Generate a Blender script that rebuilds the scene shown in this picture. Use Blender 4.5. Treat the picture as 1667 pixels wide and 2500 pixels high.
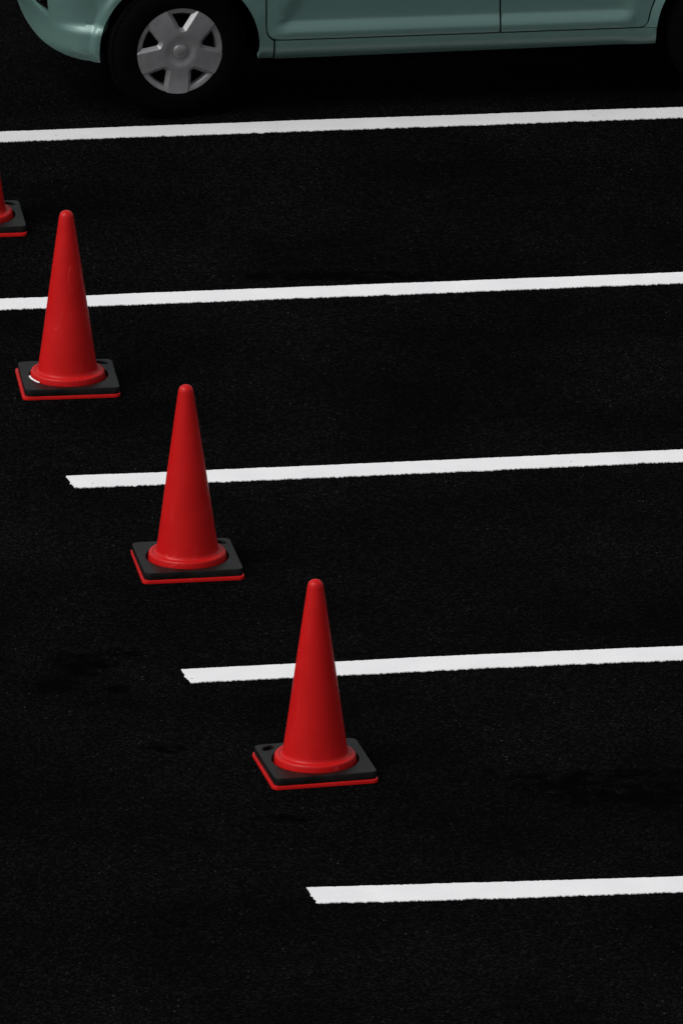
import bpy, math, random
from mathutils import Vector, Matrix
from mathutils.geometry import delaunay_2d_cdt
random.seed(11)
scene = bpy.context.scene
for o in list(bpy.data.objects):
    bpy.data.objects.remove(o)
COL = scene.collection
R = math.radians
PI = math.pi

# ------------------------------------------------------------------ camera, sky, sun, exposure
cam_d = bpy.data.cameras.new('camera')
cam = bpy.data.objects.new('camera', cam_d)
COL.objects.link(cam)
cam.location = (0.0, -40.5265, 13.56)          # long lens, from a fourth floor
cam.rotation_euler = (R(71.5), 0, 0)
cam_d.sensor_fit = 'HORIZONTAL'
cam_d.sensor_width = 36
cam_d.lens = 605.1
cam_d.clip_start = 0.5
cam_d.clip_end = 3000
scene.camera = cam

SUN_EL, SUN_AZ = R(50), R(-60)                  # azimuth from the viewing direction's back, towards the left
world = bpy.data.worlds.new('World')
scene.world = world
world.use_nodes = True
wn = world.node_tree
wn.nodes.clear()
sky = wn.nodes.new('ShaderNodeTexSky')
sky.sky_type = 'NISHITA'
sky.sun_disc = False
sky.sun_elevation = SUN_EL
sky.altitude = 50
sky.air_density = 1.0
sky.dust_density = 4.0
sky.ozone_density = 1.0
hs = wn.nodes.new('ShaderNodeHueSaturation')    # a grey, overcast day
hs.inputs['Saturation'].default_value = 0.16
bg = wn.nodes.new('ShaderNodeBackground')
bg.inputs['Strength'].default_value = 0.096
wo = wn.nodes.new('ShaderNodeOutputWorld')
wn.links.new(sky.outputs[0], hs.inputs['Color'])
wn.links.new(hs.outputs[0], bg.inputs['Color'])
wn.links.new(bg.outputs[0], wo.inputs['Surface'])

sun_d = bpy.data.lights.new('sun', 'SUN')
sun_d.energy = 1.35
sun_d.angle = R(35)
sun_d.color = (1.0, 0.975, 0.95)
sun = bpy.data.objects.new('sun', sun_d)
COL.objects.link(sun)
# direction towards the sun: left of the camera and a little behind it
tosun = Vector((math.sin(SUN_AZ) * math.cos(SUN_EL), -math.cos(SUN_AZ) * math.cos(SUN_EL), math.sin(SUN_EL)))
sun.rotation_euler = tosun.to_track_quat('Z', 'Y').to_euler()
sky.sun_rotation = math.atan2(tosun.x, tosun.y)

vs = scene.view_settings
vs.view_transform = 'Standard'
vs.look = 'None'
vs.exposure = 0.17
vs.gamma = 1.0
vs.use_curve_mapping = False

# ------------------------------------------------------------------ materials
def new_mat(name):
    m = bpy.data.materials.new(name)
    m.use_nodes = True
    nt = m.node_tree
    b = nt.nodes['Principled BSDF']
    return m, nt, b

def node(nt, typ, **kw):
    n = nt.nodes.new(typ)
    for k, v in kw.items():
        if k.startswith('i_'):
            n.inputs[k[2:].replace('_', ' ')].default_value = v
        else:
            setattr(n, k, v)
    return n

def math_n(nt, op, a, b=None, clamp=False):
    n = nt.nodes.new('ShaderNodeMath')
    n.operation = op
    n.use_clamp = clamp
    for i, v in enumerate((a, b)):
        if v is None:
            continue
        if isinstance(v, (int, float)):
            n.inputs[i].default_value = v
        else:
            nt.links.new(v, n.inputs[i])
    return n.outputs[0]

def ramp(nt, fac, stops):
    n = nt.nodes.new('ShaderNodeValToRGB')
    e = n.color_ramp.elements
    while len(e) < len(stops):
        e.new(0.5)
    for el, (p, c) in zip(e, stops):
        el.position = p
        el.color = (*c, 1) if len(c) == 3 else c
    nt.links.new(fac, n.inputs[0])
    return n.outputs[0]

def mixc(nt, fac, a, b, blend='MIX'):
    n = nt.nodes.new('ShaderNodeMix')
    n.data_type = 'RGBA'
    n.blend_type = blend
    if isinstance(fac, (int, float)):
        n.inputs[0].default_value = fac
    else:
        nt.links.new(fac, n.inputs[0])
    for i, v in ((6, a), (7, b)):
        if isinstance(v, tuple):
            n.inputs[i].default_value = (*v, 1)
        else:
            nt.links.new(v, n.inputs[i])
    return n.outputs[2]

def plain(name, col, rough=0.5, spec=0.5, metal=0.0, coat=0.0, vary=0.15, scale=20.0, bump=0.0):
    m, nt, b = new_mat(name)
    tc = node(nt, 'ShaderNodeTexCoord')
    nz = node(nt, 'ShaderNodeTexNoise', i_Scale=scale, i_Detail=5.0, i_Roughness=0.65)
    nt.links.new(tc.outputs['Object'], nz.inputs['Vector'])
    lo = tuple(c * (1 - vary) for c in col)
    hi = tuple(min(1, c * (1 + vary)) for c in col)
    c = ramp(nt, nz.outputs['Fac'], [(0.3, lo), (0.7, hi)])
    nt.links.new(c, b.inputs['Base Color'])
    b.inputs['Roughness'].default_value = rough
    b.inputs['Specular IOR Level'].default_value = spec
    b.inputs['Metallic'].default_value = metal
    b.inputs['Coat Weight'].default_value = coat
    b.inputs['Coat Roughness'].default_value = 0.06
    if bump:
        bp = node(nt, 'ShaderNodeBump', i_Strength=bump, i_Distance=0.002)
        nt.links.new(nz.outputs['Fac'], bp.inputs['Height'])
        nt.links.new(bp.outputs[0], b.inputs['Normal'])
    return m

# --- fresh black asphalt: fine aggregate, sparse pale grains, damp/oil blotches
def asphalt_mat():
    m, nt, b = new_mat('fresh_asphalt')
    L = nt.links.new
    tc = node(nt, 'ShaderNodeTexCoord')
    P = tc.outputs['Object']
    v1 = node(nt, 'ShaderNodeTexVoronoi', voronoi_dimensions='2D', i_Scale=120.0, i_Randomness=1.0)
    v2 = node(nt, 'ShaderNodeTexVoronoi', voronoi_dimensions='2D', i_Scale=105.0, i_Randomness=1.0)
    nl = node(nt, 'ShaderNodeTexNoise', noise_dimensions='2D', i_Scale=1.1, i_Detail=6.0, i_Roughness=0.6)
    nm = node(nt, 'ShaderNodeTexNoise', noise_dimensions='2D', i_Scale=14.0, i_Detail=4.0, i_Roughness=0.6)
    for n in (v1, v2, nl, nm):
        L(P, n.inputs['Vector'])
    s1 = node(nt, 'ShaderNodeSeparateColor'); L(v1.outputs['Color'], s1.inputs[0])
    s2 = node(nt, 'ShaderNodeSeparateColor'); L(v2.outputs['Color'], s2.inputs[0])
    base = ramp(nt, s1.outputs[0], [(0.0, (0.0007, 0.0007, 0.0007)), (0.55, (0.0016, 0.0016, 0.0016)), (0.9, (0.0036, 0.0037, 0.0037)), (1.0, (0.0062, 0.0064, 0.0064))])
    grain = ramp(nt, s2.outputs[1], [(0.0, (0, 0, 0)), (0.990, (0, 0, 0)), (0.992, (0.006, 0.0065, 0.0065)), (1.0, (0.040, 0.042, 0.042))])
    core = ramp(nt, v2.outputs['Distance'], [(0.18, (1, 1, 1)), (0.42, (0, 0, 0))])
    grain = mixc(nt, 1.0, grain, core, 'MULTIPLY')
    nk = node(nt, 'ShaderNodeTexNoise', noise_dimensions='2D', i_Scale=2.3, i_Detail=4.0, i_Roughness=0.6)
    L(P, nk.inputs['Vector'])
    grain = mixc(nt, 1.0, grain, ramp(nt, nk.outputs['Fac'], [(0.38, (0.08, 0.08, 0.08)), (0.68, (1.5, 1.5, 1.5))]), 'MULTIPLY')
    patch = ramp(nt, nl.outputs['Fac'], [(0.28, (0.55, 0.55, 0.55)), (0.72, (1.5, 1.5, 1.5))])
    c = mixc(nt, 1.0, base, grain, 'ADD')
    c = mixc(nt, 1.0, c, patch, 'MULTIPLY')
    # oil and damp marks with shapes of their own: (x, y, half length, half depth)
    stains = [(-0.93, -1.72, 0.14, 0.20), (-1.02, -1.95, 0.12, 0.10), (-0.78, -1.60, 0.09, 0.07), (-0.80, -2.0, 0.06, 0.05),
              (-1.32, -1.72, 0.16, 0.18), (1.06, -3.10, 0.44, 0.17), (0.74, -2.98, 0.24, 0.13), (1.02, -2.88, 0.34, 0.06),
              (-0.62, -2.62, 0.10, 0.06), (-0.20, -3.34, 0.12, 0.05), (0.0, 2.95, 0.5, 0.09), (-0.2, -2.68, 0.06, 0.05)]
    sep = node(nt, 'ShaderNodeSeparateXYZ')
    nd = node(nt, 'ShaderNodeTexNoise', noise_dimensions='2D', i_Scale=13.0, i_Detail=6.0, i_Roughness=0.7)
    L(P, nd.inputs['Vector'])
    L(P, sep.inputs[0])
    total = None
    for (x, y, a, d) in stains:
        dx = math_n(nt, 'DIVIDE', math_n(nt, 'SUBTRACT', sep.outputs[0], x), a)
        dy = math_n(nt, 'DIVIDE', math_n(nt, 'SUBTRACT', sep.outputs[1], y), d)
        q = math_n(nt, 'ADD', math_n(nt, 'MULTIPLY', dx, dx), math_n(nt, 'MULTIPLY', dy, dy))
        e = math_n(nt, 'SUBTRACT', 1.0, q, True)
        total = e if total is None else math_n(nt, 'MAXIMUM', total, e)
    st = math_n(nt, 'MULTIPLY', total, math_n(nt, 'MULTIPLY', math_n(nt, 'SUBTRACT', nd.outputs['Fac'], 0.39), 10.0), True)
    st = math_n(nt, 'MULTIPLY', st, 1.0, True)
    c = mixc(nt, st, c, (0.0002, 0.0002, 0.0002))
    L(c, b.inputs['Base Color'])
    b.inputs['Roughness'].default_value = 0.95
    b.inputs['Specular IOR Level'].default_value = 0.012
    h = math_n(nt, 'ADD', math_n(nt, 'MULTIPLY', v1.outputs['Distance'], -0.6), math_n(nt, 'MULTIPLY', nm.outputs['Fac'], 0.5))
    bp = node(nt, 'ShaderNodeBump', i_Strength=0.9, i_Distance=0.006)
    L(h, bp.inputs['Height'])
    L(bp.outputs[0], b.inputs['Normal'])
    return m

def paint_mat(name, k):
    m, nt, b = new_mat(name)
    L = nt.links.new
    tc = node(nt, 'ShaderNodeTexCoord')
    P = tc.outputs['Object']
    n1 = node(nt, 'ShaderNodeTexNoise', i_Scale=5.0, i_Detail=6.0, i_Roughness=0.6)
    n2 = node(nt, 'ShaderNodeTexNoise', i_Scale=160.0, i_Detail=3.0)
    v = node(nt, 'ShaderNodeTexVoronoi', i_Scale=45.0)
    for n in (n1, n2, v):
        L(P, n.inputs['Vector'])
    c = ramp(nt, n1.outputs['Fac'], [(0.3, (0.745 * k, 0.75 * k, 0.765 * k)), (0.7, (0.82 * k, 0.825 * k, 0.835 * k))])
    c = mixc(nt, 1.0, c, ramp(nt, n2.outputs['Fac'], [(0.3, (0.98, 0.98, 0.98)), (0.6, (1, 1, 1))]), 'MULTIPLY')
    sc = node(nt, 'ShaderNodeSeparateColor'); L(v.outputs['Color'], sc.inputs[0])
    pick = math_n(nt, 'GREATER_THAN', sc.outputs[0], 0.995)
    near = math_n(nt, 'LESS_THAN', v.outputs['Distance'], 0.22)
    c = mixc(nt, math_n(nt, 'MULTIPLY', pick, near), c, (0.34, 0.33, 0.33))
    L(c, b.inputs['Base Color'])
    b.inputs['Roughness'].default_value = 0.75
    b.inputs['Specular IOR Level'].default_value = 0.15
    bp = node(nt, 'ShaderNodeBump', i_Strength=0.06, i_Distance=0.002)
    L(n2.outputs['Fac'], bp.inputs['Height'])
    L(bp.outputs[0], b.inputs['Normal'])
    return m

def cone_mat():
    m, nt, b = new_mat('red_polyethylene')
    L = nt.links.new
    tc = node(nt, 'ShaderNodeTexCoord')
    oi = node(nt, 'ShaderNodeObjectInfo')
    add = node(nt, 'ShaderNodeVectorMath', operation='ADD')
    off = node(nt, 'ShaderNodeVectorMath', operation='SCALE')
    cmb = node(nt, 'ShaderNodeCombineXYZ')
    L(oi.outputs['Random'], cmb.inputs[0]); L(oi.outputs['Random'], cmb.inputs[1])
    L(cmb.outputs[0], off.inputs[0]); off.inputs['Scale'].default_value = 37.0
    L(tc.outputs['Object'], add.inputs[0]); L(off.outputs[0], add.inputs[1])
    P = add.outputs[0]
    n1 = node(nt, 'ShaderNodeTexNoise', i_Scale=7.0, i_Detail=6.0, i_Roughness=0.65)
    L(P, n1.inputs['Vector'])
    # thin curved scuffs
    mp = node(nt, 'ShaderNodeMapping'); mp.inputs['Scale'].default_value = (9, 9, 3.2)
    L(P, mp.inputs['Vector'])
    n2 = node(nt, 'ShaderNodeTexNoise', i_Scale=1.0, i_Detail=1.0)
    L(mp.outputs[0], n2.inputs['Vector'])
    ln = math_n(nt, 'ABSOLUTE', math_n(nt, 'SUBTRACT', n2.outputs['Fac'], 0.53))
    scuff = math_n(nt, 'LESS_THAN', ln, 0.0035)
    n3 = node(nt, 'ShaderNodeTexNoise', i_Scale=11.0, i_Detail=2.0); L(P, n3.inputs['Vector'])
    scuff = math_n(nt, 'MULTIPLY', scuff, math_n(nt, 'GREATER_THAN', n3.outputs['Fac'], 0.56))
    c = ramp(nt, n1.outputs['Fac'], [(0.3, (0.435, 0.0060, 0.0062)), (0.7, (0.515, 0.0072, 0.0075))])
    c = mixc(nt, math_n(nt, 'MULTIPLY', scuff, 0.35), c, (0.62, 0.06, 0.055))
    L(c, b.inputs['Base Color'])
    r = ramp(nt, n1.outputs['Fac'], [(0.3, (0.30, 0.30, 0.30)), (0.75, (0.46, 0.46, 0.46))])
    L(r, b.inputs['Roughness'])
    b.inputs['Specular IOR Level'].default_value = 0.18
    return m

def car_paint():
    m, nt, b = new_mat('pale_teal_car_paint')
    L = nt.links.new
    tc = node(nt, 'ShaderNodeTexCoord')
    n1 = node(nt, 'ShaderNodeTexNoise', i_Scale=900.0, i_Detail=1.0)
    n2 = node(nt, 'ShaderNodeTexNoise', i_Scale=55.0, i_Detail=5.0, i_Roughness=0.7)
    L(tc.outputs['Object'], n1.inputs['Vector']); L(tc.outputs['Object'], n2.inputs['Vector'])
    c = ramp(nt, n1.outputs['Fac'], [(0.35, (0.088, 0.165, 0.149)), (0.65, (0.108, 0.202, 0.182))])
    # road film: dust thrown up low on the body
    g = node(nt, 'ShaderNodeNewGeometry')
    sep = node(nt, 'ShaderNodeSeparateXYZ'); L(g.outputs['Position'], sep.inputs[0])
    low = math_n(nt, 'MULTIPLY', math_n(nt, 'SUBTRACT', 0.34, sep.outputs[2]), 7.0, True)
    d = math_n(nt, 'MULTIPLY', low, ramp_val(nt, n2.outputs['Fac'], 0.25, 0.75), True)
    c = mixc(nt, math_n(nt, 'MULTIPLY', d, 0.5), c, (0.085, 0.085, 0.075))
    L(c, b.inputs['Base Color'])
    b.inputs['Metallic'].default_value = 0.25
    b.inputs['Roughness'].default_value = 0.42
    b.inputs['Coat Weight'].default_value = 0.32
    b.inputs['Coat Roughness'].default_value = 0.07
    return m

def ramp_val(nt, s, a, bb):
    n = nt.nodes.new('ShaderNodeMapRange')
    n.inputs['From Min'].default_value = a
    n.inputs['From Max'].default_value = bb
    nt.links.new(s, n.inputs['Value'])
    return n.outputs[0]

M = {}
M['asphalt'] = asphalt_mat()
M['paint'] = paint_mat('white_road_paint', 1.0)
M['paint_greyer'] = paint_mat('greyer_white_road_paint', 0.82)  # same paint in an evenly darker tone, for the line beside the car
M['red'] = cone_mat()
M['weight'] = plain('black_rubber_weight', (0.0054, 0.0049, 0.0044), 0.40, 0.18, vary=0.85, scale=13, bump=0.25)
M['teal'] = car_paint()
M['tyre'] = plain('tyre_rubber', (0.0016, 0.0016, 0.0016), 0.9, 0.03, vary=0.2, scale=30, bump=0.2)
M['cover'] = plain('silver_wheel_cover', (0.225, 0.225, 0.233), 0.38, 0.5, metal=0.42, vary=0.14, scale=24)
M['cap'] = plain('grey_cap', (0.19, 0.19, 0.195), 0.30, 0.5, metal=0.35, vary=0.08, scale=40)
M['black'] = plain('black_plastic', (0.0012, 0.0012, 0.0012), 0.85, 0.03, vary=0.2, scale=25)
M['steel'] = plain('black_steel', (0.0015, 0.0015, 0.0015), 0.8, 0.05, vary=0.2, scale=25)
M['glass'] = plain('tinted_glass', (0.010, 0.012, 0.012), 0.04, 0.6, vary=0.05, scale=3)
M['lamp'] = plain('clear_lamp', (0.42, 0.44, 0.45), 0.08, 0.6, coat=1.0, vary=0.1, scale=30)
M['redlamp'] = plain('red_lamp', (0.25, 0.008, 0.008), 0.1, 0.6, coat=1.0, vary=0.1, scale=30)
M['white'] = plain('white_label', (0.72, 0.72, 0.72), 0.5, 0.3, vary=0.05, scale=30)
M['chrome'] = plain('dull_chrome', (0.35, 0.35, 0.36), 0.25, 0.5, metal=0.8, vary=0.08, scale=30)

# ------------------------------------------------------------------ mesh helpers
def link_mesh(name, verts, faces, mat, parent=None, smooth=True, auto=None):
    me = bpy.data.meshes.new(name)
    me.from_pydata([tuple(v) for v in verts], [], faces)
    me.materials.append(mat)
    if smooth:
        me.polygons.foreach_set('use_smooth', [True] * len(me.polygons))
        if auto is not None:
            me.set_sharp_from_angle(angle=R(auto))
    me.update()
    o = bpy.data.objects.new(name, me)
    COL.objects.link(o)
    if parent:
        o.parent = parent
    return o

class MB:
    def __init__(self):
        self.v, self.f = [], []
    def add(self, verts, faces):
        k = len(self.v)
        self.v += [Vector(p) for p in verts]
        self.f += [tuple(i + k for i in fc) for fc in faces]
    def box(self, c, s, mat3=None):
        x, y, z = (q / 2 for q in s)
        p = [Vector((a * x, b * y, d * z)) for a in (-1, 1) for b in (-1, 1) for d in (-1, 1)]
        if mat3 is not None:
            p = [mat3 @ q for q in p]
        self.add([q + Vector(c) for q in p], [(0, 1, 3, 2), (4, 6, 7, 5), (0, 4, 5, 1), (2, 3, 7, 6), (0, 2, 6, 4), (1, 5, 7, 3)])
    def lathe(self, prof, n=64, axis='Z', closed=False):
        rows = []
        for (r, z) in prof:
            row = []
            for i in range(n):
                a = 2 * PI * i / n
                if axis == 'Z':
                    row.append(Vector((r * math.cos(a), r * math.sin(a), z)))
                else:                                   # axis -Y: z is the distance towards -Y
                    row.append(Vector((r * math.cos(a), -z, r * math.sin(a))))
            rows.append(row)
        vs_, fs = [], []
        for row in rows:
            vs_ += row
        m = len(rows)
        for j in range(m if closed else m - 1):
            jj = (j + 1) % m
            for i in range(n):
                k = (i + 1) % n
                fs.append((j * n + i, j * n + k, jj * n + k, jj * n + i))
        self.add(vs_, fs)
    def grid(self, fn, nu, nv):
        vs_ = [fn(i / nu, j / nv) for j in range(nv + 1) for i in range(nu + 1)]
        fs = [(j * (nu + 1) + i, j * (nu + 1) + i + 1, (j + 1) * (nu + 1) + i + 1, (j + 1) * (nu + 1) + i) for j in range(nv) for i in range(nu)]
        self.add(vs_, fs)
    def tube(self, pts, r, n=8):
        rows = []
        for i, p in enumerate(pts):
            p = Vector(p)
            t = (Vector(pts[min(i + 1, len(pts) - 1)]) - Vector(pts[max(i - 1, 0)])).normalized()
            a = t.orthogonal().normalized()
            b = t.cross(a)
            rows.append([p + (a * math.cos(2 * PI * k / n) + b * math.sin(2 * PI * k / n)) * r for k in range(n)])
        vs_ = [q for row in rows for q in row]
        fs = [(j * n + i, j * n + (i + 1) % n, (j + 1) * n + (i + 1) % n, (j + 1) * n + i) for j in range(len(rows) - 1) for i in range(n)]
        fs += [tuple(range(n))[::-1], tuple(range((len(rows) - 1) * n, len(rows) * n))]
        self.add(vs_, fs)
    def build(self, name, mat, parent=None, smooth=True, auto=35):
        return link_mesh(name, self.v, self.f, mat, parent, smooth, auto)

def inside(p, poly):
    x, y = p
    c = False
    j = len(poly) - 1
    for i in range(len(poly)):
        xi, yi = poly[i]
        xj, yj = poly[j]
        if (yi > y) != (yj > y) and x < (xj - xi) * (y - yi) / (yj - yi) + xi:
            c = not c
        j = i
    return c

def dens(poly, step):
    out = []
    for i in range(len(poly)):
        a, b = Vector(poly[i]), Vector(poly[(i + 1) % len(poly)])
        n = max(1, int(math.ceil((b - a).length / step)))
        for k in range(n):
            out.append(tuple(a.lerp(b, k / n)))
    return out

def rounded(poly, rad, n=6):
    """round the corners of a polygon; rad is one radius or one per corner"""
    out = []
    m = len(poly)
    for i in range(m):
        r = rad[i] if isinstance(rad, (list, tuple)) else rad
        p, a, b = Vector(poly[i]), Vector(poly[i - 1]), Vector(poly[(i + 1) % m])
        if r <= 0:
            out.append(tuple(p))
            continue
        d1, d2 = (a - p), (b - p)
        l = min(r, d1.length * 0.49, d2.length * 0.49)
        q1, q2 = p + d1.normalized() * l, p + d2.normalized() * l
        for k in range(n + 1):
            t = k / n
            out.append(tuple((1 - t) ** 2 * q1 + 2 * t * (1 - t) * p + t * t * q2))
    return out

def fill2d(outer, holes=(), step=None, rows=()):
    """triangles of a 2-D region -> (points, tris); outline points first, in order"""
    pts, edges = [], []
    for loop in (outer, *holes):
        k = len(pts)
        pts += [Vector(p) for p in loop]
        edges += [(k + i, k + (i + 1) % len(loop)) for i in range(len(loop))]
    nb = len(pts)
    if step:
        xs = [p[0] for p in outer]; ys = [p[1] for p in outer]
        y = min(ys) + step / 2
        row = 0
        segs = [pts[e[0]].lerp(pts[e[1]], 0.5) for e in edges] + pts[:]
        while y < max(ys):
            x = min(xs) + step * (0.5 if row % 2 else 0.0)
            while x < max(xs):
                if inside((x, y), outer) and not any(inside((x, y), h) for h in holes):
                    if min((abs(q.x - x) + abs(q.y - y)) for q in segs) > step * 0.55 and all(abs(y - r_) > step * 0.3 for r_ in rows):
                        pts.append(Vector((x, y)))
                x += step
            y += step
            row += 1
        for r_ in rows:                                  # extra rows where the surface turns sharply
            x = min(xs)
            while x < max(xs):
                if inside((x, r_), outer) and not any(inside((x, r_), h) for h in holes) and min(abs(q.x - x) + abs(q.y - r_) for q in segs) > 0.004:
                    pts.append(Vector((x, r_)))
                x += 0.016
    r = delaunay_2d_cdt(pts, edges, [], 0, 1e-7)
    ov, of = r[0], r[2]
    tris = []
    for t in of:
        c = sum((ov[i] for i in t), Vector((0, 0))) / 3
        if inside(c, outer) and not any(inside(c, h) for h in holes):
            a, b_, c_ = (ov[i] for i in t)
            if (b_ - a).cross(c_ - a) < 0:
                t = list(t)[::-1]
            tris.append(tuple(t))
    return ov, tris, nb

def panel(name, mat, parent, fn, outer, holes=(), step=0.03, lip=0.02, flip=False, extra=None, rows=()):
    """a body panel: 2-D outline filled, mapped through fn onto the car's surface, with a turned-in edge"""
    outer = dens(outer, step * 0.6)
    holes = [dens(h, step * 0.5) for h in holes]
    ov, tris, nb = fill2d(outer, holes, step, rows)
    mb = MB()
    P3 = [fn(p.x, p.y) for p in ov]
    fs = [t[::-1] if flip else t for t in tris]
    mb.add(P3, fs)
    # edges turned in
    def nrm(p):
        e = 0.002
        du = fn(p[0] + e, p[1]) - fn(p[0] - e, p[1])
        dv = fn(p[0], p[1] + e) - fn(p[0], p[1] - e)
        n = du.cross(dv)
        return (n.normalized() if n.length > 1e-12 else Vector((0, -1, 0))) * (-1 if flip else 1)
    for loop in (outer, *holes):
        n = len(loop)
        a = [fn(*p) for p in loop]
        nn = [nrm(p) for p in loop]
        r2 = [q - m_ * lip for q, m_ in zip(a, nn)]
        area = sum(loop[i][0] * loop[(i + 1) % n][1] - loop[(i + 1) % n][0] * loop[i][1] for i in range(n))
        ccw = (area > 0) == (loop is outer)
        fc = []
        for i in range(n):
            k = (i + 1) % n
            q = (i, n + i, n + k, k)
            fc.append(q if (ccw != flip) else q[::-1])
        mb.add(a + r2, fc)
    if extra:
        extra(mb)
    return mb.build(name, mat, parent, True, 30)

def plate(outer, holes, z0, z1, bev):
    """horizontal slab with holes and rounded upper edges; outlines are functions of an inset"""
    mb = MB()
    prof = [(0.0, z0), (0.0, z1 - bev), (bev * 0.3, z1 - bev * 0.3), (bev, z1)]
    for kind, f in [('o', outer)] + [('h', h) for h in holes]:
        rows = [[Vector((x, y, z)) for (x, y) in f(ins)] for ins, z in prof]
        n = len(rows[0])
        vs_ = [q for r_ in rows for q in r_]
        fs = []
        for j in range(len(rows) - 1):
            for i in range(n):
                k = (i + 1) % n
                q = (j * n + i, j * n + k, (j + 1) * n + k, (j + 1) * n + i)
                fs.append(q if kind == 'o' else q[::-1])
        mb.add(vs_, fs)
    ov, tris, _ = fill2d(outer(bev), [h(bev) for h in holes])
    mb.add([Vector((p.x, p.y, z1)) for p in ov], tris)
    ov, tris, _ = fill2d(outer(0), [h(0) for h in holes])
    mb.add([Vector((p.x, p.y, z0)) for p in ov], [t[::-1] for t in tris])
    return mb

def empty(name, loc, rz=0.0):
    o = bpy.data.objects.new(name, None)
    o.empty_display_size = 0.2
    COL.objects.link(o)
    o.location = loc
    o.rotation_euler = (0, 0, rz)
    return o

def tag(o, label, cat, group=None):
    o['label'] = label
    o['category'] = cat
    if group:
        o['group'] = group
    return o

# ------------------------------------------------------------------ the ground
def ground():
    # one sheet to the horizon, finer near the bays
    xs = [-1500, -300, -60, -15, -4, 0, 4, 15, 60, 300, 1500]
    mb = MB()
    n = len(xs)
    mb.add([(x, y, 0) for y in xs for x in xs], [(j * n + i, j * n + i + 1, (j + 1) * n + i + 1, (j + 1) * n + i) for j in range(n - 1) for i in range(n - 1)])
    o = mb.build('ground', M['asphalt'], None, False)
    o['kind'] = 'structure'
    return o
ground()

# ------------------------------------------------------------------ parking lines
def parking_line(name_pts, width, label, seed, slant=0.25, mat='paint'):
    """far-edge points from the left end to the right end; ragged paint 3 mm thick on coarse asphalt"""
    rnd = random.Random(seed)
    pts = [Vector(p) for p in name_pts]
    # piecewise linear sample by x, smoothed
    def far(x):
        for a, b in zip(pts, pts[1:]):
            if x <= b.x or b is pts[-1]:
                return a.y + (b.y - a.y) * (x - a.x) / (b.x - a.x)
    x0, x1 = pts[0].x, pts[-1].x
    step = 0.006
    n = int((x1 - x0) / step)
    def wander(amp, corr):
        v, out = 0.0, []
        for _ in range(n + 1):
            v = v * corr + rnd.gauss(0, 1) * math.sqrt(1 - corr * corr)
            out.append(v * amp)
        return out
    e1a, e1b = wander(0.0020, 0.988), wander(0.0011, 0.3)
    e2a, e2b = wander(0.0018, 0.985), wander(0.0028, 0.4)
    top, bot = [], []
    for i in range(n + 1):
        x = x0 + (x1 - x0) * i / n
        sm = sum(far(min(max(x + d, x0), x1)) for d in (-0.12, -0.06, 0, 0.06, 0.12)) / 5 if x - x0 > 0.15 and x1 - x > 0.15 else far(x)
        top.append(Vector((x, sm + e1a[i] + e1b[i], 0)))
        xb = x + slant * width
        bot.append(Vector((xb, far(min(xb, x1)) - width + e2a[i] + e2b[i], 0)))
    def end(a, b):
        out = []
        k = 22
        for j in range(1, k):
            t = j / k
            out.append(a.lerp(b, t) + Vector((rnd.gauss(0, 0.0035) + 0.004 * math.sin(t * 9), 0, 0)))
        return out
    left = end(top[0], bot[0])
    loop = top[::-1] + left + bot          # counter-clockwise seen from above
    mb = MB()
    H = 0.004
    # fill: strip between the edges plus the left end
    m = n + 1
    vt = [p + Vector((0, 0, H)) for p in top] + [p + Vector((0, 0, H)) for p in bot]
    fs = [(m + i, m + i + 1, i + 1, i) for i in range(n)]
    mb.add(vt, fs)
    kk = len(left)
    fan = [top[0]] + left + [bot[0]]
    cpt = (top[3] + bot[3]) / 2 + Vector((0.01, 0, 0))
    # end cap: thin scalloped sliver in front of the first cross edge
    sl = []
    for j, p in enumerate(left):
        t = (j + 1) / (kk + 1)
        base = top[0].lerp(bot[0], t)
        q = p.copy()
        q.x = min(q.x, base.x - 0.0005)
        sl.append(q)
    row = [top[0]] + sl + [bot[0]]
    base = [top[0].lerp(bot[0], (j) / (kk + 1)) for j in range(kk + 2)]
    q = len(row)
    mb.add([p + Vector((0, 0, H)) for p in row] + [p + Vector((0, 0, H)) for p in base],
           [(j, j + 1, q + j + 1, q + j) for j in range(q - 1)])
    loop = top[::-1] + sl + bot
    q = len(loop)
    mb.add([p + Vector((0, 0, H)) for p in loop] + [Vector((p.x, p.y, 0.0005)) for p in loop],
           [(i, q + i, q + (i + 1) % q, (i + 1) % q) for i in range(q)])
    o = mb.build('parking_line', M[mat], None, False)
    tag(o, label, 'parking line', 'white lines dividing the parking bays')
    return o

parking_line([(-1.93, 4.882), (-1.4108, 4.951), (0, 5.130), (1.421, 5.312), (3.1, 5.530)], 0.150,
             'long white painted line closest to the parked car, just below its front wheel', 1, mat='paint_greyer')
parking_line([(-1.50, 2.626), (-1.3458, 2.6454), (0, 2.817), (1.3557, 2.997), (3.45, 3.27)], 0.143,
             'white painted line passing behind the cone at the left, second from the car', 2)
parking_line([(-1.0342, 0.4177), (0, 0.5575), (1.292, 0.7375), (3.9, 1.09)], 0.145,
             'middle white painted line, its left end just left of the middle cone', 3)
parking_line([(-0.573, -1.7863), (-0.30, -1.742), (0, -1.700), (0.6, -1.612), (1.228, -1.5303), (4.3, -1.14)], 0.147,
             'white painted line passing behind the nearest cone, with a slanted left end', 4)
parking_line([(-0.1181, -4.0252), (0.3192, -3.9935), (0.7, -3.961), (1.1606, -3.917), (4.8, -3.50)], 0.154,
             'white painted line nearest the camera, with no cone in front of it', 5)

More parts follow.
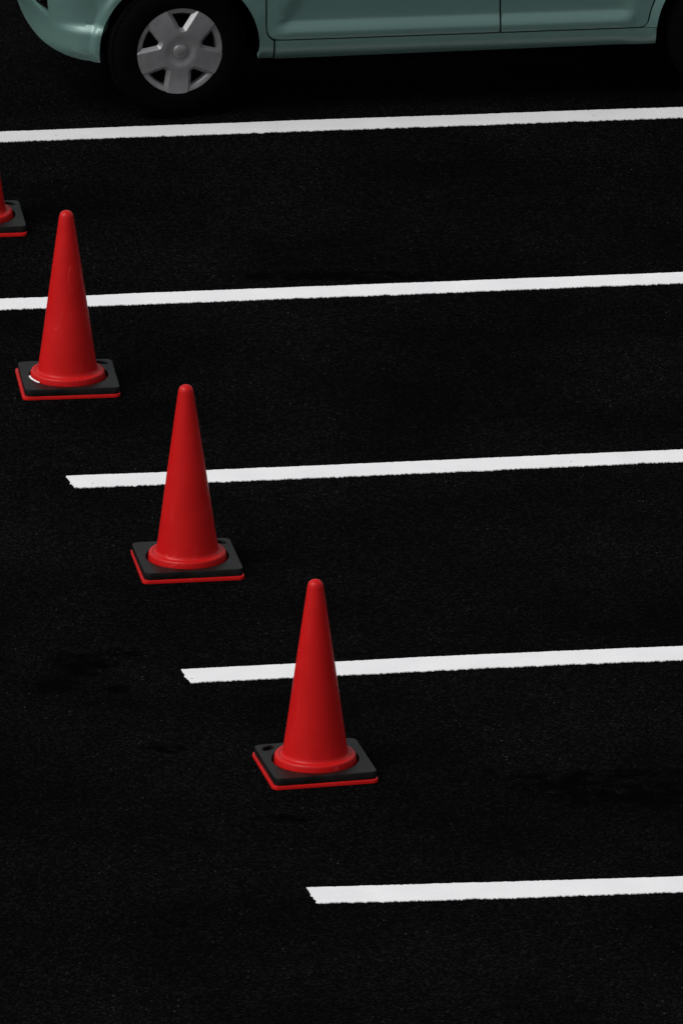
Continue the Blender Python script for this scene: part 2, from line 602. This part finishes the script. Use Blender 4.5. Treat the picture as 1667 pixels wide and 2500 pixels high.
# ------------------------------------------------------------------ traffic cones
def rsq(half, rad, n=10):
    def f(ins):
        h = half - ins
        r = max(rad - ins, 0.003)
        out = []
        for cx_, cy_, a0 in ((h - r, h - r, 0), (-(h - r), h - r, 90), (-(h - r), -(h - r), 180), (h - r, -(h - r), 270)):
            for k in range(n + 1):
                a = R(a0 + 90 * k / n)
                out.append((cx_ + r * math.cos(a), cy_ + r * math.sin(a)))
        return out
    return f

def circ(cx_, cy_, rx, ry, rot=0.0, n=64):
    def f(ins):
        out = []
        for k in range(n):
            a = 2 * PI * k / n
            x, y = (rx + ins) * math.cos(a), (ry + ins) * math.sin(a)
            out.append((cx_ + x * math.cos(rot) - y * math.sin(rot), cy_ + x * math.sin(rot) + y * math.cos(rot)))
        return out
    return f

def make_cone(name, loc, rot, label, hole_corner, lean=(0, 0), weight_shift=(0, 0), weight_rot=0.0):
    t = empty(name, (loc[0], loc[1], 0), R(rot))
    tag(t, label, 'traffic cone', 'red traffic cones set out in a slanting row')
    plate(rsq(0.1888, 0.024), [circ(0, 0, 0.118, 0.118, n=64)], 0.0010, 0.0132, 0.002).build('base_plate', M['red'], t)
    prof = [(0.1200, 0.0138), (0.1440, 0.0138), (0.1446, 0.020), (0.1424, 0.0520), (0.1414, 0.0562), (0.1396, 0.0590), (0.1370, 0.0604), (0.1300, 0.0618), (0.1278, 0.0619),
            (0.1262, 0.0611), (0.1250, 0.0594), (0.1226, 0.0590), (0.1186, 0.0602), (0.1156, 0.0638), (0.1138, 0.0700), (0.1126, 0.079),
            (0.1005, 0.160), (0.0852, 0.270), (0.070, 0.380), (0.0546, 0.490), (0.0412, 0.585), (0.0333, 0.640), (0.0288, 0.671),
            (0.0278, 0.6760), (0.0270, 0.6800), (0.0256, 0.6850), (0.0230, 0.6898), (0.0192, 0.6940), (0.0145, 0.6971), (0.009, 0.6992), (0.0035, 0.7000), (0.0002, 0.7001)]
    mb = MB()
    mb.lathe(prof, 96)
    body = mb.build('cone_body', M['red'], t, True, 60)
    body.rotation_euler = (R(lean[0]), R(lean[1]), 0)
    hx, hy = hole_corner
    hole = circ(hx * 0.139, hy * 0.139, 0.029, 0.015, R(-45 if hx * hy > 0 else 45), 28)
    w = plate(rsq(0.1830, 0.026), [circ(0, 0, 0.1525, 0.1525), hole], 0.0137, 0.0400, 0.004).build('weight', M['weight'], t)
    w.location = (weight_shift[0], weight_shift[1], 0)
    w.rotation_euler = (0, 0, R(weight_rot))
    w['label'] = 'black rubber weight with a round hole and a grip slot'
    return t

make_cone('traffic_cone', (-0.0919, -2.8302), 12.0, 'nearest red traffic cone, its black weight damp and dark at one corner', (-1, 1), (0, 0.15), (0.001, 0.001), 0.5)
make_cone('traffic_cone', (-0.5655, -0.6248), 8.0, 'red traffic cone in the middle of the row, second nearest', (1, 1), (0, -0.25), (0.0, 0.002), 0.8)
c2 = make_cone('traffic_cone', (-1.0543, 1.5541), 6.2, 'red traffic cone with a white scrap in its weight, second from the car', (1, 1), (0, 0), (0.004, -0.001), 0.0)
make_cone('traffic_cone', (-1.4660, 3.6572), 5.5, 'red traffic cone nearest the car, cut off by the left edge', (1, 1), (0, 0), (0.002, 0.003), 1.0)
# the white scrap caught between flange and weight
mb = MB()
def scrap(u, v):
    a = R(182 + 36 * u)
    r = 0.1448 + 0.0075 * v
    return Vector((r * math.cos(a), r * math.sin(a), 0.0435 - 0.006 * v - 0.003 * u))
mb.grid(scrap, 12, 3)
s = mb.build('paper_scrap', M['white'], c2)
s['label'] = 'white paper scrap'
sm_ = s.modifiers.new('thickness', 'SOLIDIFY'); sm_.thickness = 0.0008

# ------------------------------------------------------------------ the car (front towards -x, visible side -y)
CAR_YAW = R(7.3)
WB, HW, ARC, TR = 2.33, 0.7375, 0.335, 0.293
hub = Vector((-0.669, 5.148, 0))
inn = Vector((-math.sin(CAR_YAW), math.cos(CAR_YAW), 0))     # into the car
org = hub + inn * 0.725
car = empty('parked_car', (org.x, org.y, 0), CAR_YAW)
tag(car, 'pale teal compact car with grey five-spoke wheel covers, parked behind the lines', 'car')

def sst(a, b, x):
    t = min(1, max(0, (x - a) / (b - a)))
    return t * t * (3 - 2 * t)

CREASE = (0.338, 0.350, 0.360, 0.380, 0.394, 0.400, 0.406, 0.420)
PROFILE = [(0.15, 0.14), (0.215, 0.090), (0.230, 0.066), (0.245, 0.046), (0.260, 0.033), (0.280, 0.023), (0.300, 0.0175), (0.325, 0.0135), (0.338, 0.0085), (0.350, 0.0060), (0.360, 0.0065), (0.380, 0.0140), (0.394, 0.0205), (0.400, 0.0228), (0.406, 0.0236), (0.420, 0.0230),
           (0.45, 0.0212), (0.50, 0.0175), (0.60, 0.0085), (0.70, 0.0030), (0.80, 0.0060), (0.88, 0.0160), (0.95, 0.0330), (1.05, 0.060)]
def prof_r(z, tbl=PROFILE):
    if z <= tbl[0][0]: return tbl[0][1]
    for k in range(len(tbl) - 1):
        if z <= tbl[k + 1][0]:
            (z0, r0), (z1, r1) = tbl[k], tbl[k + 1]
            t = (z - z0) / (z1 - z0)
            # catmull-rom
            pm = tbl[k - 1] if k > 0 else tbl[0]
            pn = tbl[k + 2] if k + 2 < len(tbl) else tbl[-1]
            m0 = (r1 - pm[1]) / (z1 - pm[0]) * (z1 - z0)
            m1 = (pn[1] - r0) / (pn[0] - z0) * (z1 - z0)
            return (2*t**3 - 3*t*t + 1) * r0 + (t**3 - 2*t*t + t) * m0 + (-2*t**3 + 3*t*t) * r1 + (t**3 - t*t) * m1
    return tbl[-1][1]
FLAT = [(0.15, 0.13), (0.225, 0.056), (0.245, 0.036), (0.265, 0.024), (0.31, 0.013), (0.40, 0.008), (0.60, 0.004), (0.70, 0.003), (0.80, 0.006), (0.88, 0.016), (0.95, 0.033), (1.05, 0.060)]
def side_r(s, z):
    # the lower door crease dies out towards the arches
    k = sst(0.405, 0.455, s - 0.6 * (z - 0.40)) * (1 - sst(1.83, 1.93, s))
    r = prof_r(z) * k + prof_r(z, FLAT) * (1 - k)
    for xc in (0.0, WB):
        d = math.hypot(s - xc, z - TR) - ARC
        if d < 0.10:
            r -= (0.012 * (1 - sst(0.0, 0.045, d)) - 0.004) * sst(0.25, 0.36, z)
    r += 0.05 * sst(1.9, 2.9, s) ** 2 + 0.02 * sst(0.1, -0.25, s)
    return r
def side(s, z):
    return Vector((s, -(HW - side_r(s, z)), z))
NS = 2.9
def bump_pt(p, z):
    """front bumper: p runs 0 (side) to 1 (front centre) and on to 2 round the other corner"""
    q = p if p <= 1 else 2 - p
    q = max(q, 0.0)
    A = 0.435 + 0.02 * sst(0.34, 0.52, z)
    a = q * PI / 2
    sn, cs = max(math.sin(a), 0) ** (2 / NS), max(math.cos(a), 0) ** (2 / NS)
    x = -0.18 - A * sn
    # lower roll, and a ledge that swells towards the corner
    led = sst(0.07, 0.16, q) * (1 - sst(0.17, 0.54, q))
    r = 0.006 + 0.018 * (1 - sst(0.235, 0.30, z)) + led * 0.024 * sst(0.372, 0.412 - 0.02 * q, z) * (1 - 0.7 * sst(0.43, 0.62, z)) + 0.006
    d = math.hypot(x, z - TR) - ARC
    if d < 0.1 and q < 0.5:
        r -= 0.012 * (1 - sst(0.020, 0.042, d))
    nx, ny = -sn ** (NS - 1), -cs ** (NS - 1)
    l = math.hypot(nx, ny) or 1
    y = -HW * cs
    P = Vector((x - nx / l * r, y - ny / l * r, z))
    if p > 1:
        P.y = -P.y
    return P
def p_of(x, z):
    A = 0.435 + 0.02 * sst(0.34, 0.52, z)
    v = min(1, max(0, (-x - 0.18) / A))
    return math.asin(v ** (NS / 2)) / (PI / 2)

def mirror(fn):
    def g(a, b):
        v = fn(a, b)
        return Vector((v.x, -v.y, v.z))
    return g

# arch outline points, angle measured from the rear (+x) up and over to the front
def arch(xc, a0, a1, rad=ARC, n=28):
    return [(xc + rad * math.cos(R(a0 + (a1 - a0) * k / n)), TR + rad * math.sin(R(a0 + (a1 - a0) * k / n))) for k in range(n + 1)]
a_bot = math.degrees(math.asin((0.238 - TR) / ARC))
GAP = 0.0035
BELT = 0.93
for fn, fl in ((side, False), (mirror(side), True)):
    nm = 'near' if not fl else 'far'
    # front fender: from the bumper seam over the arch and down behind the wheel
    af = math.degrees(math.acos(-0.20 / ARC))
    out = [(0.357, BELT - 0.02), (-0.19, 0.82), (-0.19, 0.61)] + arch(0, af - 6, a_bot)[0:]
    out += [(0.392, 0.236), (0.392, 0.319)] + [(0.3765, 0.330), (0.3625, 0.352), (0.3580, 0.385)]
    fe = panel('front_fender', M['teal'], car, fn, out[::-1] if False else out, flip=fl)
    # front door
    out = rounded([(0.3645, BELT), (0.3645, 0.326), (1.3365, 0.326), (1.3365, BELT)], [0, 0.055, 0.004, 0])
    fd = panel('front_door', M['teal'], car, fn, out, flip=fl, rows=CREASE)
    ra = [p for p in arch(WB, 180 + math.degrees(math.asin((TR - 0.326) / 0.375)) * -1, 118, 0.375)]
    out = rounded([(1.3435, BELT), (1.3435, 0.326), (1.925, 0.326)], [0, 0.004, 0])
    out += [(1.944, 0.330), (1.9545, 0.343)] + [p for p in arch(WB, 171, 112, 0.376)] + [(2.20, BELT)]
    rd = panel('rear_door', M['teal'], car, fn, out, flip=fl, rows=CREASE)
    for dd, sx in ((fd, 1.20), (rd, 2.02)):
        mb = MB()
        sg = 1 if fl else -1
        pts = [(sx - 0.08, sg * (HW - 0.012), 0.80), (sx - 0.07, sg * (HW + 0.026), 0.803), (sx, sg * (HW + 0.033), 0.805), (sx + 0.06, sg * (HW + 0.026), 0.803), (sx + 0.07, sg * (HW - 0.012), 0.80)]
        mb.tube(pts, 0.011)
        mb.build('door_handle', M['teal'], dd)
    # sill cover
    out = [(0.399, 0.229), (1.962, 0.246)] + [(WB + 0.3715 * math.cos(R(180 - t)), TR + 0.3715 * math.sin(R(180 - t))) for t in (-4, 0, 3)]
    out = [(0.399, 0.229), (1.985, 0.246), (1.985, 0.3195), (0.399, 0.3195)]
    def sillfn(s, z, fn=fn):
        return fn(min(s, 1.9999), z)
    mb = MB()
    def sg_(u, v, fn=fn):
        s_ = 0.399 + 1.596 * u
        zb = 0.229 + 0.017 * u
        return fn(s_, zb + (0.3200 - zb) * v)
    mb.grid(sg_ if not fl else (lambda u, v: sg_(1 - u, v)), 120, 14)
    def lip_(u, v, fn=fn):
        p = sg_(u, 1.0 if fl else 1.0); q = p.copy(); q.y *= 0.975
        return p.lerp(q, v)
    mb.grid(lip_ if not fl else (lambda u, v: lip_(1 - u, v)), 120, 1)
    mb.build('sill', M['teal'], car, True, 40)
    # quarter panel, over the rear arch to the tail
    a2 = 180 - a_bot
    out = arch(WB, 180 - math.degrees(math.asin((0.3235 - TR) / ARC)), 1)
    out += [(2.70, 0.299), (2.72, 0.45), (2.74, 0.80), (2.70, BELT + 0.02), (2.2075, BELT)]
    out += arch(WB, 112, 171, 0.3705)[0:] + [(1.958, 0.3415), (1.9485, 0.3275), (1.940, 0.3225)]
    panel('quarter_panel', M['teal'], car, fn, out[::-1], flip=fl)

# front bumper: one piece, wraps round both corners
def lipz(p):
    q = p if p <= 1 else 2 - p
    return 0.250 + 0.08 * math.sin(q * PI / 2) ** 3
ab = 180 + math.degrees(math.asin((TR - 0.250) / ARC))
left_edge = []
for k in range(24):
    a = ab + (180 - 52 - ab) * k / 23
    x, z = ARC * math.cos(R(a)), TR + ARC * math.sin(R(a))
    left_edge.append((p_of(x, z), z))
zt = left_edge[-1][1]
bot = [(left_edge[0][0] + (2 - 2 * left_edge[0][0]) * k / 60, 0) for k in range(61)]
bot = [(p, lipz(p)) for p, _ in bot]
bot[0] = left_edge[0]
right_edge = [(2 - p, z) for p, z in left_edge]
bot[-1] = right_edge[0]
bump_out = bot[:-1] + right_edge + left_edge[:0:-1]
fog = [(0.515, 0.405), (0.68, 0.440), (0.80, 0.49), (0.78, 0.57), (0.515, 0.565)]
fog_l = rounded(fog, 0.02)
fog_r = [(2 - p, z) for p, z in fog_l][::-1]
gr = rounded([(0.86, 0.40), (1.14, 0.40), (1.16, 0.54), (0.84, 0.54)], 0.02)
bumper = panel('front_bumper', M['teal'], car, bump_pt, bump_out, [fog_l, fog_r, gr], step=0.0125, lip=0.03, flip=True)
# recessed openings
def back_pt(d):
    def f(p, z):
        e = 0.004
        n = (bump_pt(p + e, z) - bump_pt(p - e, z)).cross(bump_pt(p, z + e) - bump_pt(p, z - e)).normalized()
        return bump_pt(p, z) + n * d          # n points into the car
    return f
def grow(poly, k):
    c = sum((Vector(q) for q in poly), Vector((0, 0))) / len(poly)
    return [tuple(c + (Vector(q) - c) * k) for q in poly]
for poly in (fog_l, fog_r):
    fo = panel('fog_lamp_recess', M['black'], bumper, back_pt(0.030), grow(poly, 1.12), step=0.03, lip=0.004, flip=True)
    lo = min(p for p, _ in poly); hi = max(p for p, _ in poly)
    for z in (0.445, 0.475, 0.505):
        mb = MB()
        mb.tube([back_pt(0.018)(lo + (hi - lo) * t / 10, z) for t in range(11)], 0.0055, 6)
        mb.build('slat', M['black'], bumper)
fo = panel('lower_grille', M['black'], bumper, back_pt(0.032), grow(gr, 1.08), step=0.03, lip=0.004, flip=True)
for z in (0.43, 0.47, 0.51):
    mb = MB()
    mb.tube([back_pt(0.02)(0.84 + 0.32 * t / 12, z) for t in range(13)], 0.006, 6)
    mb.build('slat', M['black'], bumper)
# nose panel above the bumper
nose_out = [(0.0, zt + 0.004), (2.0, zt + 0.004), (2.0, 0.80), (0.0, 0.80)]
def nose_pt(p, z):
    v = bump_pt(p, 0.56)
    k = 1 - 0.05 * sst(0.6, 0.85, z)
    v2 = Vector(((v.x + 0.18) * k - 0.18, v.y * (1 - 0.012 * sst(0.6, 0.85, z)), z))
    return v2
nose = panel('nose_panel', M['teal'], car, nose_pt, nose_out, step=0.035, flip=True)
for f in (1, -1):
    hp = [(0.30, 0.64), (0.66, 0.63), (0.64, 0.745), (0.24, 0.765)]
    if f < 0:
        hp = [(2 - p, z) for p, z in hp][::-1]
    def hl(p, z):
        v = nose_pt(p, z); c = Vector((0.2, 0, z)); d = (v - c).normalized()
        return v + d * 0.006
    panel('headlight', M['lamp'], car, hl, rounded(hp, 0.03), step=0.03, lip=0.02, flip=True)
gp = rounded([(0.74, 0.66), (1.26, 0.66), (1.24, 0.73), (0.76, 0.73)], 0.02)
def gl(p, z):
    v = nose_pt(p, z); return v + (v - Vector((0.2, 0, z))).normalized() * 0.005
panel('grille', M['black'], car, gl, gp, step=0.03, lip=0.02, flip=True)

# rear bumper and tailgate base
def rear_pt(p, z):
    q = p if p <= 1 else 2 - p
    a = max(q, 0) * PI / 2
    A = 0.33 - 0.02 * sst(0.5, 0.95, z)
    sn, cs = math.sin(a) ** (2 / 3.2), max(math.cos(a), 0) ** (2 / 3.2)
    r0 = side_r(2.46, max(z, 0.3))
    y = -(HW - r0) * cs
    x = 2.42 + A * sn - 0.03 * (1 - sst(0.24, 0.34, z))
    return Vector((x, y if p <= 1 else -y, z))
panel('rear_bumper', M['teal'], car, rear_pt, [(0.42, 0.27), (1.58, 0.27), (1.58, 0.58), (0.42, 0.58)], step=0.04)
tail = panel('tailgate', M['teal'], car, rear_pt, [(0.42, 0.587), (1.58, 0.587), (1.58, 0.97), (0.42, 0.97)], step=0.04)
for a, b in ((0.19, 0.40), (1.60, 1.81)):
    panel('tail_light', M['redlamp'], car, rear_pt, rounded([(a, 0.59), (b, 0.59), (b, 0.95), (a, 0.95)], 0.03), step=0.04)

# bonnet
mb = MB()
def bon(u, v):
    s = -0.62 + u * 0.86
    w = 0.722 * (1 - 0.60 * sst(-0.30, -0.66, s) ** 2.0)
    y = (v * 2 - 1) * w
    z = 0.785 + 0.19 * (u ** 0.75) - 0.075 * abs(v * 2 - 1) ** 4
    return Vector((s, y, z))
mb.grid(bon, 26, 24)
bn = mb.build('bonnet', M['teal'], car)
# cabin: belt ring to roof ring
def ring(x0, x1, w, n_, z, zfun=None, N=96):
    out = []
    for i in range(N):
        a = 2 * PI * i / N
        c, s_ = math.cos(a), math.sin(a)
        x = (x0 + x1) / 2 - (x1 - x0) / 2 * math.copysign(abs(c) ** (2 / n_), c)
        y = -w * math.copysign(abs(s_) ** (2 / n_), s_)
        out.append(Vector((x, y, z)))
    return out
levels = [(0.12, 2.735, 0.685, 7, 0.90), (0.18, 2.73, 0.683, 7, 0.95), (0.50, 2.66, 0.645, 6.5, 1.14), (0.80, 2.57, 0.600, 6, 1.33), (0.93, 2.50, 0.570, 5.5, 1.42), (1.04, 2.42, 0.535, 5, 1.462), (1.25, 2.25, 0.44, 4, 1.487), (1.55, 2.0, 0.24, 3, 1.497)]
rings = [ring(*l) for l in levels]
mb = MB()
N = 96
vs_ = [p for r_ in rings for p in r_] + [Vector((1.78, 0, 1.50))]
fs = [(j * N + i, (j + 1) * N + i, (j + 1) * N + (i + 1) % N, j * N + (i + 1) % N) for j in range(len(rings) - 1) for i in range(N)]
fs += [((len(rings) - 1) * N + i, len(vs_) - 1, (len(rings) - 1) * N + (i + 1) % N) for i in range(N)]
mb.add(vs_, fs)
cabin = mb.build('cabin', M['teal'], car)
def cab(x, z, sg, off=0.004):
    for k in range(len(levels) - 1):
        if z <= levels[k + 1][4]:
            t = (z - levels[k][4]) / (levels[k + 1][4] - levels[k][4])
            x0, x1, w, n_ = (levels[k][i] * (1 - t) + levels[k + 1][i] * t for i in range(4))
            c = abs((x - (x0 + x1) / 2) / ((x1 - x0) / 2))
            y = w * max(0, 1 - min(1, c) ** n_) ** (1 / n_)
            return Vector((x, sg * (y + off), z))
    return Vector((x, 0, z))
for sg, fl in ((-1, False), (1, True)):
    f_ = lambda x, z, sg=sg: cab(x, z, sg)
    panel('front_side_window', M['glass'], cabin, f_, rounded([(0.56, 0.965), (1.31, 0.965), (1.31, 1.375), (1.06, 1.375)], 0.03), step=0.06, lip=0.003, flip=fl)
    panel('rear_side_window', M['glass'], cabin, f_, rounded([(1.37, 0.965), (2.12, 0.975), (2.17, 1.36), (1.37, 1.375)], 0.03), step=0.06, lip=0.003, flip=fl)
    mb = MB()
    mb.lathe([(0.0005, -0.05), (0.05, -0.045), (0.075, -0.02), (0.08, 0.01), (0.07, 0.035), (0.0005, 0.04)], 20)
    mi = mb.build('door_mirror', M['teal'], car)
    mi.scale = (0.75, 1.25, 0.95)
    mi.location = (0.60, sg * 0.80, 1.0)
    mb = MB(); mb.box((0, -sg * 0.105, -0.03), (0.04, 0.07, 0.025)); mb.build('mirror_arm', M['black'], mi)
def wind(u, v):
    z = 0.955 + v * 0.45
    for k in range(len(levels) - 1):
        if z <= levels[k + 1][4]:
            t = (z - levels[k][4]) / (levels[k + 1][4] - levels[k][4])
            x0, x1, w, n_ = (levels[k][i] * (1 - t) + levels[k + 1][i] * t for i in range(4))
            break
    y = (u * 2 - 1) * w * 0.84
    c = max(0, 1 - abs(y / w) ** n_) ** (1 / n_)
    return Vector(((x0 + x1) / 2 - (x1 - x0) / 2 * c - 0.006, y, z))
mb = MB(); mb.grid(wind, 24, 14); mb.build('windscreen', M['glass'], cabin)
def rwin(u, v):
    z = 1.0 + v * 0.36
    for k in range(len(levels) - 1):
        if z <= levels[k + 1][4]:
            t = (z - levels[k][4]) / (levels[k + 1][4] - levels[k][4])
            x0, x1, w, n_ = (levels[k][i] * (1 - t) + levels[k + 1][i] * t for i in range(4))
            break
    y = (1 - u * 2) * w * 0.84
    c = max(0, 1 - abs(y / w) ** n_) ** (1 / n_)
    return Vector(((x0 + x1) / 2 + (x1 - x0) / 2 * c + 0.006, y, z))
mb = MB(); mb.grid(rwin, 24, 14); mb.build('rear_window', M['glass'], cabin)

# floor pan, inner body and wheel housings, all black
mb = MB()
mb.box((WB / 2, 0, 0.215), (1.55, 1.24, 0.05))
mb.box((WB / 2, 0, 0.26), (3.0, 0.90, 0.06))
mb.box((1.165, 0, 0.55), (1.56, 1.30, 0.62))
mb.box((-0.30, 0, 0.52), (0.46, 0.90, 0.36))
mb.box((2.45, 0, 0.60), (0.50, 1.10, 0.50))
mb.build('underbody', M['black'], car, False)
for xc in (0.0, WB):
    for sg in (-1, 1):
        mb = MB()
        n = 40
        ring_o = [(xc + (ARC + 0.006) * math.cos(R(-15 + 210 * k / n)), TR + (ARC + 0.006) * math.sin(R(-15 + 210 * k / n))) for k in range(n + 1)]
        vs_ = [Vector((x, sg * 0.705, z)) for x, z in ring_o] + [Vector((x, sg * 0.44, z)) for x, z in ring_o] + [Vector((xc, sg * 0.44, TR))]
        fs = [(k, k + 1, n + 2 + k, n + 1 + k) for k in range(n)] + [(n + 1 + k, n + 2 + k, 2 * n + 2) for k in range(n)]
        mb.add(vs_, fs)
        mb.build('wheel_housing', M['black'], car)

# ---- wheels
CR = 0.183
def wheel(xc, sg, steer, spin):
    w = empty('wheel', (xc, sg * 0.725, TR), 0)
    w.parent = car
    w.rotation_euler = (0, 0, R(steer) + (0 if sg < 0 else PI))
    # tyre: z is distance outwards (-y); the outer face of the wheel is at z = 0
    mb = MB()
    prof = [(0.178, -0.006), (0.186, 0.000), (0.200, 0.006), (0.222, 0.009), (0.246, 0.006), (0.266, -0.002), (0.280, -0.013), (0.2885, -0.024)]
    for gz in (-0.055, -0.083, -0.111):
        prof += [(0.2925, gz + 0.008), (0.2925, gz + 0.004), (0.285, gz + 0.003), (0.285, gz - 0.003), (0.2925, gz - 0.004)]
    prof += [(0.2925, -0.135), (0.2885, -0.146), (0.278, -0.158), (0.24, -0.172), (0.20, -0.168), (0.178, -0.155)]
    mb.lathe(prof, 96, 'Y')
    # sidewall shoulder blocks
    for i in range(60):
        a = 2 * PI * i / 60
        m3 = Matrix.Rotation(-a, 3, 'Y')
        mb.box(m3 @ Vector((0.2855, 0.018, 0)), (0.012, 0.010, 0.020), m3)
    ty = mb.build('tyre', M['tyre'], w, True, 40)
    # dark steel disc behind the cover
    mb = MB()
    mb.lathe([(0.181, -0.012), (0.180, -0.03), (0.15, -0.045), (0.08, -0.04), (0.0005, -0.04)], 48, 'Y')
    mb.build('steel_rim', M['steel'], w)
    # cover: star of five broad spokes over a recessed outer ring
    cov = empty('cover', (0, 0, 0)); 
    bpy.data.objects.remove(cov)
    def dome(x, y):
        r = math.hypot(x, y) / CR
        d = 0.016 - 0.013 * max(0, r) ** 2.4
        d -= 0.0075 * (1 - sst(0.22, 0.37, r))          # shallow dish round the cap
        return d
    def P(x, y, d=0.0):
        return Vector((x, -(dome(x, y) + d), y))
    star = []
    for i in range(5):
        base = 90 - spin - 72 * i                        # direction of a pocket, clockwise
        def pol(r, a):
            return (CR * r * math.cos(R(a)), CR * r * math.sin(R(a)))
        # pocket from its left lip, down to the rounded root, up to the right lip
        pk = [pol(1.0, base + 22), pol(0.485, base + 11), pol(0.455, base), pol(0.485, base - 11), pol(1.0, base - 22)]
        pk = [pk[0]] + rounded([pk[0]] + pk[1:4] + [pk[4]], [0, 0.012, 0.012, 0.012, 0], 4)[1:-1] + [pk[4]]
        star += pk
        for k in range(1, 10):
            star.append(pol(1.0, base - 22 - 28 * k / 10))
    star = star[::-1]                                    # counter-clockwise
    st = dens(star, 0.006)
    ov, tris, nb = fill2d(st, (), 0.011)
    mb = MB()
    mb.add([P(p.x, p.y) for p in ov], [t for t in tris])
    n = len(st)
    # drafted side walls of the spokes
    def off(i, d):
        a, b, c = Vector(st[i - 1]), Vector(st[i]), Vector(st[(i + 1) % n])
        t = (c - a).normalized()
        return (b.x + t.y * d, b.y - t.x * d)
    rows = []
    for d, dep in ((0.0, 0.0), (0.0012, -0.0012), (0.0155, -0.0165)):
        row = []
        for i in range(n):
            x, y = off(i, d)
            k = math.hypot(x, y)
            if k > CR:
                x, y = x * CR / k, y * CR / k
            bx, by = st[i]
            row.append(Vector((x, -(dome(bx, by) + dep), y)))
        rows.append(row)
    vs_ = [q for r_ in rows for q in r_]
    fs = []
    for j in range(2):
        for i in range(n):
            k = (i + 1) % n
            fs.append((j * n + i, (j + 1) * n + i, (j + 1) * n + k, j * n + k))
    mb.add(vs_, fs)
    cv = mb.build('wheel_cover', M['cover'], w, True, 32)
    mb = MB()
    mb.lathe([(CR * 1.002, -0.012), (CR * 1.002, -0.004), (CR * 0.99, -0.0015), (CR * 0.95, -0.003), (CR * 0.905, -0.006), (CR * 0.875, -0.0105), (CR * 0.855, -0.018), (CR * 0.85, -0.03)], 96, 'Y')
    mb.build('cover_rim', M['cover'], w, True, 40)
    mb = MB()
    cz = 0.0082
    mb.lathe([(CR * 0.205, cz - 0.003), (CR * 0.205, cz + 0.0012), (CR * 0.195, cz + 0.002), (CR * 0.180, cz + 0.001), (CR * 0.172, cz + 0.0008), (CR * 0.165, cz + 0.003), (CR * 0.15, cz + 0.0055), (CR * 0.11, cz + 0.0085), (CR * 0.06, cz + 0.0102), (0.0004, cz + 0.0108)], 48, 'Y')
    mb.build('centre_cap', M['cap'], w, True, 40)
    if xc == 0 and sg < 0:
        for i in range(5):                               # a small stud on the ring in each pocket
            a = R(90 - spin - 72 * i)
            c = Vector((CR * 0.95 * math.cos(a), -0.001, CR * 0.95 * math.sin(a)))
            mb = MB()
            mb.tube([c + Vector((0, 0.002, 0)), c + Vector((0, -0.0015, 0))], 0.0026, 8)
            mb.build('stud', M['cap'], w)
    return w
fw = wheel(0.0, -1, 9, 4)
fw['label'] = 'front wheel with a grey five-spoke cover, turned slightly'
wheel(WB, -1, 0, 31)
wheel(0.0, 1, 9, 12)
wheel(WB, 1, 0, 50)
